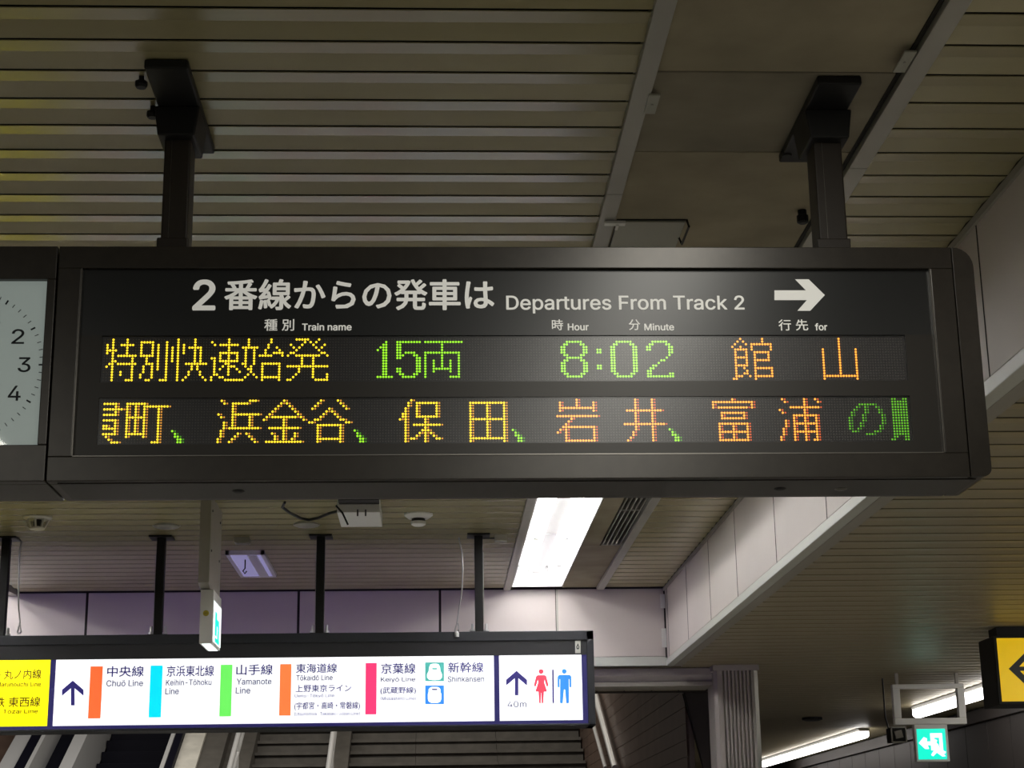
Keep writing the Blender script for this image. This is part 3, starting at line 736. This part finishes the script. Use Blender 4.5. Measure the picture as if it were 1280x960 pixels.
def bar(x0t, x1t, yt, x0b, x1b, yb, m_, lb):
    x0, x1 = (x0t+x0b)/2, (x1t+x1b)/2
    a, b = at(x0, yt, Y=YS), at(x1, yb, Y=YS); o = B('line_colour_bar', m_, gs, a[0], at(x1, yt, Y=YS)[0]*.5+b[0]*.5, YS-.001, YS, b[2], a[2]); o['label'] = lb
bar(115.5, 129.3, 833, 110.9, 125, 898, 's_orange', 'orange bar beside the Chuō Line')
bar(190, 203.8, 832, 186.8, 200.8, 896.7, 's_cyan', 'cyan bar')
bar(277.5, 290.7, 831, 274.5, 288.7, 895.5, 's_green', 'green bar')
bar(351.2, 364.6, 830.2, 349.2, 363, 894.4, 's_orange2', 'light orange bar')
bar(457.4, 471.2, 828.8, 456.8, 470.2, 893, 's_red', 'crimson bar')
def up_arrow(cx, y0, y1, w_, p):
    h_ = (y1-y0); t = w_*.20; sh_ = w_*.085
    pts = [(cx, y0), (cx+w_/2, y0+w_*.43), (cx+w_/2, y0+w_*.43+t*1.4), (cx+sh_, y0+t*1.35+sh_), (cx+sh_, y1), (cx-sh_, y1), (cx-sh_, y0+t*1.35+sh_), (cx-w_/2, y0+w_*.43+t*1.4), (cx-w_/2, y0+w_*.43)]
    return poly_at('arrow', pts, YS, 's_navy', p, .001)
up_arrow(91, 850.7, 881.8, 27, gs); up_arrow(645.7, 838.5, 869.2, 26.2, gs)
S('40m', (634.4, 658.2, 876.3, 884.2), 's_grey', .004)
# train pictograms: squares with rounded white fronts
poly_at('train_symbol', [(531.4, 828), (555, 828), (555, 851.5), (531.4, 851.5)], YS, 's_teal', gs, .001, 'teal square with a white train front')
poly_at('train_symbol', [(531.4, 856.8), (555, 856.8), (555, 880.2), (531.4, 880.2)], YS, 's_blue', gs, .001, 'blue square with a white train front')
poly_at('train_front', [(538, 830.5), (541, 829.6), (545.4, 829.6), (548.4, 830.5), (550, 834), (550.6, 839), (552.6, 843), (552.4, 847), (550, 849.6), (543, 850.4), (536.4, 849.6), (534, 847), (533.8, 843), (535.8, 839), (536.4, 834)], YS-.001, 'sign_white', gs, .001)
poly_at('train_front', [(538, 859.4), (540, 858.6), (546.6, 858.6), (548.6, 859.4), (550.6, 861.6), (550.6, 865), (551.8, 868), (551.6, 874), (550.4, 877), (547.4, 878.6), (539, 878.6), (536, 877), (534.9, 874), (534.8, 868), (535.8, 865), (535.8, 861.6)], YS-.001, 'sign_white', gs, .001)
poly_at('train_window', [(540.3, 835), (546.2, 835), (546.2, 836.8), (540.3, 836.8)], YS-.002, 's_teal', gs, .001)
poly_at('train_window', [(540, 861), (546.6, 861), (546.6, 862.6), (540, 862.6)], YS-.002, 's_navy', gs, .001)
# toilet symbols
def disc(cx, cy, r, m_, nm): return poly_at(nm, [(cx+r*math.cos(a*math.pi/8), cy+r*math.sin(a*math.pi/8)) for a in range(16)], YS, m_, gs, .001)
def fig(pts, cx, m_, nm):
    q = [(cx+x, y) for x, y in pts] + [(cx-x, y) for x, y in reversed(pts)]
    return poly_at(nm, q, YS, m_, gs, .001)
disc(676.3, 839.4, 3.0, 's_womanred', 'woman_symbol_head')
fig([(4.6, 844), (6.3, 845.4), (9.2, 857), (7.6, 858.2), (6.6, 857.6), (4.2, 849.5), (3.6, 853), (7.4, 864.6), (3.4, 864.6), (2.6, 878.6), (.7, 879.4), (.2, 866)], 676.5, 's_womanred', 'woman_symbol')
disc(705.3, 839.2, 3.0, 's_blue', 'man_symbol_head')
fig([(6.6, 843.6), (8.6, 845.6), (8.6, 858.6), (7.4, 859.6), (6.2, 858.6), (6.2, 849), (5.4, 849), (5.6, 878.6), (4.2, 879.2), (2.2, 879), (.7, 862)], 705.6, 's_blue', 'man_symbol')
poly_at('divider', [(690.1, 837), (692.1, 837), (692.6, 879), (690.6, 879)], YS, 's_navy', gs, .001)
poly_at('white_sticker', [(718.8, 800.8), (725.6, 800.8), (725.8, 816.6), (719, 816.6)], YG-.004, 'white_box', gs, .001)
poly_at('sticker_mark', [(722.3, 804), (724.2, 808.5), (723.6, 811.5), (720.9, 811.5), (720.4, 808.5)], YG-.005, 'clock_ink', gs, .001)
poly_at('sticker_mark', [(722.3, 806.5), (723.2, 809), (722.3, 810.6), (721.5, 809)], YG-.006, 'white_box', gs, .001)
# its four posts
for (xt, xb, lb) in ((7, 3, 'first thin black post of the guide sign, next to the trough lamp'), (203.5, 196.5, 'thin black guide sign post behind the grey exit sign duct'), (401, 400, 'thin black guide sign post near the middle of the white panel'), (598.6, 598.6, 'thin black guide sign post nearest the bright troffer lamp')):
    X = at((xt+xb)/2, 730, Y=YG+.1)[0]
    o = tag(empty('sign_post', (X, YG+.1, ZC)), lb, 'post', 'posts of the guide sign')
    MB().box(X-.022, X+.022, YG+.078, YG+.122, gz1, ZC-.01).build('tube', 'black', o, .003)
    B('side_strip', 'alu', o, X+.022 if X > -.5 else X-.026, X+.026 if X > -.5 else X-.022, YG+.09, YG+.11, gz1+.06, ZC-.1)
    B('ceiling_plate', 'black', o, X-.06, X+.06, YG+.04, YG+.16, ZC-.016, ZC-.006)
    B('foot_plate', 'black', o, X-.05, X+.05, YG+.07, YG+.13, gz1, gz1+.012)
    for s in (-1, 1):
        MB().lathe([(.014, 0), (.014, .014), (.007, .016), (.007, .045)], (X+s*.036, YG+.1, gz1+.01), 'z', 8).build('bolt', 'steel', o)
# hanging safety wires
def wire(pts, lb):
    P = [at(x, y, Y=YG+.05) for x, y in pts[:-2]]
    o = tag(MB().tube(P + [at(x, y, Y=YG-.0) for x, y in pts[-2:]], .0042, 6).build('safety_wire', 'wire', None), lb, 'wire', 'safety wires')
    return o
w_ = wire([(573.5, 672), (577.5, 690), (578.5, 712), (577.5, 738), (573, 766), (571, 780), (568.5, 788), (570.5, 794), (573.5, 787), (572.5, 779)], 'thin safety wire looped to the guide sign beside its last post')
MB().lathe([(.012, 0), (.012, .02), (.006, .03)], at(571, 796, Y=YG-.02), 'z', 8).build('shackle', 'steel', w_)
w_ = wire([(27, 676), (24.5, 690), (23.5, 720), (23.3, 760), (25, 778), (21.5, 790), (23.5, 792), (26.5, 790), (24.5, 778)], 'thin safety wire hanging near the first sign post')

M['sticker'] = mat('yellow_sticker', (.5, .42, .03), .5)
# ------------------------------------------------------------------ EXIT SIGN on its duct (edge-on)
YE = 8.02
xa, xb = at(249, 680, Y=YE)[0], at(262, 680, Y=YE)[0]
zb = at(254, 728, Y=YE)[2]
dl = YE*.055
hs = tag(empty('exit_sign', ((xa+xb)/2, YE+.2, ZC)), 'white box exit sign seen edge on, hanging from a grey duct', 'exit sign')
MB().prism([(YE, ZC), (YE+dl, ZC), (YE+dl, zb-.115), (YE, zb)], 'x', xa, xb).build('duct', 'grey_box', hs, .002)
B('duct_edge', 'plate', hs, xb-.001, xb+.003, YE-.003, YE+.003, zb, ZC)
for (dy, zz) in ((.07, 2.98), (dl-.07, 2.98), (.07, 3.17), (dl-.07, 3.17)):
    MB().lathe([(.006, 0), (.006, .003)], (xb, YE+dy, zz), 'x', 8).build('screw', 'black', hs)
sa, sb = at(249.5, 780, Y=YE+.06)[0], at(266, 780, Y=YE+.06)[0]
z1_, z0_ = at(257, 737, Y=YE+.06)[2], at(257, 804, Y=YE+.06)[2]
B('sign_box', 'white_box', hs, sa, sb, YE+.06, YE+.36, z0_, z1_-.0, bevel=.002)
B('lit_face', 'exit_white', hs, sb, sb+.003, YE+.075, YE+.35, z0_+.012, z1_-.05)
B('lit_underside', 'exit_white', hs, sa+.01, sb-.01, YE+.075, YE+.35, z0_-.002, z0_)
def exit_mark(P, parent, m_='exit_green'):
    pass
gm = MB()
zc_ = (z0_+z1_)/2-.02
for (a, b, c_, d) in ((.12, .18, -.06, .05), (.17, .26, -.01, .02), (.13, .28, -.09, -.07), (.22, .27, -.07, .0)):
    gm.box(sb+.003, sb+.0045, YE+a, YE+b, zc_+c_, zc_+d)
gm.build('running_figure_print', 'exit_green', hs)
c = at(257.5, 766.5, Y=YE+.06)
MB().lathe([(.014, 0), (.014, -.001)], (c[0], YE+.06, c[2]), 'y', 16).build('round_sticker', 'sticker', hs)
text_world('sticker_print', '60', (c[0]-.007, c[0]+.007, c[2]-.004, c[2]+.004), YE+.0585, 'clock_ink', hs)

# ------------------------------------------------------------------ TROFFER LAMPS
def troffer(x0, x1, y0, y1, lb):
    o = tag(empty('troffer_lamp', ((x0+x1)/2, (y0+y1)/2, ZC)), lb, 'ceiling lamp', 'recessed fluorescent troughs')
    t = MB(); t.box(x0, x0+.006, y0, y1, ZC-.01, ZC+.13); t.box(x1-.006, x1, y0, y1, ZC-.01, ZC+.13)
    t.box(x0, x1, y0, y0+.006, ZC-.01, ZC+.13); t.box(x0, x1, y1-.006, y1, ZC-.01, ZC+.13); t.box(x0, x1, y0, y1, ZC+.12, ZC+.13)
    t.build('trough', 'reflector', o)
    xm = (x0+x1)/2; n = max(1, int((y1-y0)/1.3)); L = (y1-y0-.1)/n
    for i in range(n):
        a = y0+.05+L*i
        MB().prism([(xm-.05, ZC+.118), (xm+.05, ZC+.118), (xm+.035, ZC+.07), (xm-.035, ZC+.07)], 'y', a+.01, a+L-.01).build('batten', 'reflector', o)
        for s in (-1, 1):
            xx = xm+s*.085
            MB().tube([(xx, a+.04, ZC+.065), (xx, a+L-.04, ZC+.065)], .016, 10).build('tube', 'tube', o)
            for yy in (a+.025, a+L-.025):
                B('tube_holder', 'white_box', o, xx-.014, xx+.014, yy-.012, yy+.012, ZC+.04, ZC+.12)
    return o
troffer(XA1+.004, .825, 5.42, 10.90, 'bright white fluorescent trough seen under the departure board')
troffer(-3.05, -2.67, 5.42, 10.90, 'fluorescent trough at the edge of the frame behind the first sign post')
# linear air diffuser
d0, d1 = at(757, 672, Z=ZC), at(800, 672, Z=ZC)
df = tag(empty('air_diffuser', (.99, 8.7, ZC)), 'grey linear air diffuser slots beside the bright trough lamp', 'air diffuser')
B('back', 'groove', df, .935, XB0-.002, 6.5, 9.45, ZC+.03, ZC+.04)
for i in range(5):
    x = .94+.024*i
    MB().prism([(x, ZC-.004), (x+.007, ZC-.004), (x+.011, ZC+.026), (x+.004, ZC+.026)], 'y', 6.5, 9.45).build('slot_blade', 'alu', df)
for yy in (6.5, 7.5, 8.45, 9.43): B('cross_bar', 'alu', df, .935, XB0-.002, yy, yy+.02, ZC-.005, ZC+.02)

# ------------------------------------------------------------------ small ceiling devices
def dev(name, px_, py_, label, cat, group=None):
    c = at(px_, py_, Z=ZC-.02); return tag(empty(name, (c[0], c[1], ZC)), label, cat, group), c
o, c = dev('smoke_detector', 47, 650, 'round caged heat detector on the slats below the clock', 'detector', 'fire detectors')
MB().lathe([(.07, 0), (.07, -.012), (.055, -.02)], (c[0], c[1], ZC)).build('base', 'offwhite', o)
for k in range(8):
    a = k*math.pi/4
    MB().tube([(c[0]+.055*math.cos(a), c[1]+.055*math.sin(a), ZC-.018), (c[0]+.036*math.cos(a), c[1]+.036*math.sin(a), ZC-.06)], .006, 6).build('cage_rib', 'offwhite', o)
MB().lathe([(.03, -.056), (.038, -.06), (.036, -.068)], (c[0], c[1], ZC)).build('cap', 'offwhite', o)
MB().lathe([(.02, -.018), (.02, -.05)], (c[0], c[1], ZC)).build('sensor', 'black', o)
o, c = dev('smoke_detector', 523, 646, 'round white smoke detector near the white junction box', 'detector', 'fire detectors')
MB().lathe([(.072, 0), (.072, -.014), (.05, -.03)], (c[0], c[1], ZC)).build('base', 'white_box', o)
MB().lathe([(.034, -.028), (.034, -.045)], (c[0], c[1], ZC)).build('sensor', 'black', o)
MB().lathe([(.038, -.045), (.036, -.06), (.026, -.066)], (c[0], c[1], ZC)).build('cap', 'white_box', o)
for (x, y, lb) in ((208, 660.5, 'flat round grey cover on the slats above a sign post'), (383, 658.8, 'flat round grey cover beneath the loose black cable')):
    o, c = dev('ceiling_cover', x, y, lb, 'cover', 'round ceiling covers')
    MB().lathe([(.066, 0), (.066, -.012), (.05, -.018), (.02, -.02)], (c[0], c[1], ZC)).build('disc', 'alu', o)
    MB().lathe([(.072, -.001), (.072, -.006)], (c[0], c[1], ZC)).build('rim', 'plate', o)
o, c = dev('ceiling_box', 303, 677, 'tiny grey box on the slats beside the recessed square light', 'junction box', 'small ceiling boxes')
B('body', 'alu', o, c[0]-.04, c[0]+.04, c[1]-.04, c[1]+.04, ZC-.03, ZC); B('lid', 'plate', o, c[0]-.03, c[0]+.03, c[1]-.03, c[1]+.03, ZC-.033, ZC-.03)
o, c = dev('ceiling_box', 626, 673.5, 'small pale box on the slats right next to the bright trough lamp', 'junction box', 'small ceiling boxes')
B('body', 'offwhite', o, c[0]-.033, c[0]+.033, c[1]-.03, c[1]+.03, ZC-.035, ZC, bevel=.002)
B('conduit', 'black', o, c[0]-.12, c[0]-.033, c[1]-.003, c[1]+.003, ZC-.02, ZC-.014)
# white junction box with cable
q0, q1 = at(421, 662, Y=8.15), at(475, 662, Y=8.15)
jb = tag(empty('junction_box', ((q0[0]+q1[0])/2, 8.3, ZC)), 'white rectangular box with a loose black cable on the slats', 'junction box')
B('body', 'white_box', jb, q0[0], q1[0], 8.15, 8.52, ZC-.07, ZC-.006, bevel=.003)
B('dark_lid', 'black', jb, q0[0]+.01, q1[0]-.004, 8.05, 8.15, ZC-.03, ZC-.006)
MB().tube([at(356, 628, Z=ZC-.03), at(353, 634, Z=ZC-.03), at(362, 641, Z=ZC-.03), at(376, 648, Z=ZC-.02), at(386, 650, Z=ZC-.012), at(398, 647.5, Z=ZC-.02), at(411, 642, Z=ZC-.03), at(425, 638, Z=ZC-.03), at(450, 637, Z=ZC-.03), at(470, 639, Z=ZC-.03)], .007, 6).build('cable', 'cable', jb)
MB().tube([at(420, 632, Y=8.13), at(428, 641, Y=8.13), at(435, 656, Y=8.13)], .005, 6).build('cable', 'cable', jb)
for x in (447, 457):
    MB().tube([at(x, 637, Y=8.13), at(x, 645, Y=8.13)], .004, 6).build('cable_clip', 'cable', jb)
# recessed square emergency lamp
r = [at(283, 688, Z=ZC), at(331, 687, Z=ZC), at(345, 716.5, Z=ZC), at(300, 717, Z=ZC)]
x0, x1, y0, y1 = (r[0][0]+r[3][0])/2, (r[1][0]+r[2][0])/2, (r[0][1]+r[1][1])/2, (r[2][1]+r[3][1])/2
rl = tag(empty('square_ceiling_lamp', ((x0+x1)/2, (y0+y1)/2, ZC)), 'pale square ceiling lamp with a pull cord above the guide sign', 'ceiling lamp')
f = MB(); f.box(x0, x1, y0, y0+.02, ZC-.025, ZC-.004); f.box(x0, x1, y1-.02, y1, ZC-.025, ZC-.004); f.box(x0, x0+.02, y0, y1, ZC-.025, ZC-.004); f.box(x1-.02, x1, y0, y1, ZC-.025, ZC-.004)
f.build('frame', 'white_box', rl)
M['dim_lamp'] = glow('dim_bluish_lamp', (.40, .38, .66), .38)
B('diffuser', 'dim_lamp', rl, x0+.02, x1-.02, y0+.02, y1-.02, ZC-.02, ZC-.004)
B('lens_bar', 'white_box', rl, x0+.12, x0+.17, y0+.03, y1-.03, ZC-.03, ZC-.02)
MB().tube([(x0+.09, y0+.2, ZC-.02), (x0+.09, y0+.2, ZC-.07), (x0+.078, y0+.2, ZC-.085), (x0+.09, y0+.2, ZC-.10), (x0+.10, y0+.2, ZC-.085)], .004, 6).build('pull_cord', 'black', rl)

# ------------------------------------------------------------------ right side, far
# white frame that carries the green exit sign
YX = 11.6
P = lambda x, y: at(x, y, Y=YX)
f = MB()
X0, X1 = P(1117, 880)[0], P(1207, 880)[0]; ZT, ZB = P(1160, 855)[2], P(1160, 905.5)[2]
iz1, iz0 = P(1160, 860.5)[2], P(1160, 897.5)[2]; t1 = P(1126, 880)[0]-X0
f.box(X0, X1, YX, YX+.05, iz1, ZT); f.box(X0, X1, YX, YX+.05, ZB, iz0); f.box(X0, X0+t1, YX, YX+.05, iz0, iz1); f.box(X1-t1, X1, YX, YX+.05, iz0, iz1)
ex = tag(empty('exit_sign', (P(1166, 930)[0], YX, ZL)), 'small green lit exit sign with a running figure, under an open white hanging frame', 'exit sign')
f.build('hanging_frame', 'white_box', ex, .004)
for x in (X0+.03, X1-.05): B('hanger', 'grey_box', ex, x, x+.02, YX+.02, YX+.04, ZT, ZL)
ex0, ex1, ezt, ezb = P(1144.5, 930)[0], P(1186, 930)[0], ZB, P(1165, 952)[2]
B('box', 'white_box', ex, ex0, ex1, YX+.002, YX+.06, ezb, ezt, bevel=.003)
def gp(u, v): return (ex0+(ex1-ex0)*u, ezb+(ezt-ezb)*v)
def gpoly(pts, nm, m_, d): MB().prism([gp(u, v) for u, v in pts], 'y', YX+.002-d, YX+.002-d+.001).build(nm, m_, ex)
gpoly([(.06, .06), (.92, .06), (.92, .88), (.06, .88)], 'green_face', 'exit_green', .001)
gpoly([(.46, .30), (.46, .76), (.82, .76), (.82, .20), (.72, .20), (.72, .64), (.58, .64), (.58, .30)], 'doorway_print', 'exit_white', .002)
gpoly([(.10, .50), (.26, .66), (.36, .62), (.34, .54), (.46, .54), (.46, .44), (.36, .44), (.40, .34), (.28, .34)], 'arrow_print', 'exit_white', .002)
gpoly([(.50, .44), (.60, .52), (.68, .46), (.72, .32), (.90, .26), (.86, .20), (.78, .24), (.88, .14), (.78, .13), (.62, .24), (.50, .14), (.44, .18), (.54, .30)], 'running_figure_print', 'exit_white', .003)
gpoly([(.55, .54), (.60, .60), (.66, .57), (.63, .50)], 'running_figure_print', 'exit_white', .003)
# little speaker with bracket
q = at(1123, 918, Y=11.9)
sp = tag(empty('ceiling_speaker', (q[0], 11.9, ZL)), 'small square horn speaker hanging beside the white frame', 'speaker')
B('body', 'black', sp, q[0]-.045, q[0]+.05, 11.9, 12.05, q[2]-.05, q[2]+.05, bevel=.004)
f = MB()
for (a, b, c_, d) in ((-.05, .055, .043, .052), (-.05, .055, -.056, -.047), (-.052, -.043, -.056, .052), (.048, .056, -.056, .052)): f.box(q[0]+a, q[0]+b, 11.89, 11.9, q[2]+c_, q[2]+d)
f.build('rim', 'alu', sp)
MB().prism([(q[0]-.02, q[2]-.03), (q[0]+.03, q[2]-.02), (q[0]+.02, q[2]+.03), (q[0]-.03, q[2]+.02)], 'y', 11.885, 11.9).build('grille', 'grey_box', sp)
MB().tube([(q[0]-.05, 11.95, q[2]+.03), (q[0]-.07, 11.95, q[2]+.12), (q[0]-.07, 11.95, ZL)], .006, 8).build('bracket', 'black', sp)
# far fluorescent lamps under the lower ceiling
def farlamp(X, y0_, y1_, lb):
    zz = 2.675
    o = tag(empty('batten_lamp', (X, (y0_+y1_)/2, ZL)), lb, 'lamp', 'wall side fluorescent lamps')
    MB().prism([(X-.06, ZL-.005), (X-.04, zz+.03), (X+.04, zz+.03), (X+.06, ZL-.005)], 'y', y0_, y1_).build('housing', 'white_box', o)
    MB().prism([(X-.045, zz+.03), (X-.045, zz-.015), (X-.025, zz-.032), (X+.025, zz-.032), (X+.045, zz-.015), (X+.045, zz+.03)], 'y', y0_+.01, y1_-.01).build('diffuser', 'far_tube', o)
farlamp(4.0, 12.1, 14.3, 'bright batten lamp seen through the white hanging frame')
farlamp(4.0, 6.2, 11.6, 'unseen batten lamp carrying on the row, added to brighten the white hanging frame')  # out of frame, added so the white hanging frame gets more light
farlamp(4.14, 16.7, 22.0, 'bright batten lamp next to the fluted column')
o = tag(MB().lathe([(.09, 0), (.09, -.02), (.06, -.03)], (*at(1015, 897, Z=ZL)[:2], ZL)).build('ceiling_speaker', 'black', None), 'flat round dark speaker flush in the lower ceiling', 'speaker')
# yellow sign on the right
YY = 9.2
yx0 = at(1247, 830, Y=YY)[0]; yz1, yz0 = at(1262, 797, Y=YY)[2], at(1262, 878, Y=YY)[2]; yx1 = yx0+.85
ys = tag(empty('yellow_sign', (yx0+.5, YY, ZL)), 'lit yellow sign with a black arrow in a black housing', 'direction sign')
B('housing', 'black', ys, yx0-.012, yx1, YY, YY+.26, yz0-.012, yz1+.01, bevel=.004)
B('top_mount', 'black', ys, yx0+.03, yx1-.1, YY+.06, YY+.2, yz1+.01, ZL+.004)
B('lit_panel', 'yellow_sign', ys, yx0+.006, yx1-.02, YY-.003, YY, yz0+.005, yz1-.003)
poly_at('arrow', [(1260.8, 836), (1287, 810), (1296, 810), (1274, 833.2), (1330, 833.2), (1330, 838.6), (1275, 838.6), (1296, 861), (1287, 861)], YY-.003, 'arrow_black', ys, .001)
bpy.data.objects.remove(TO)
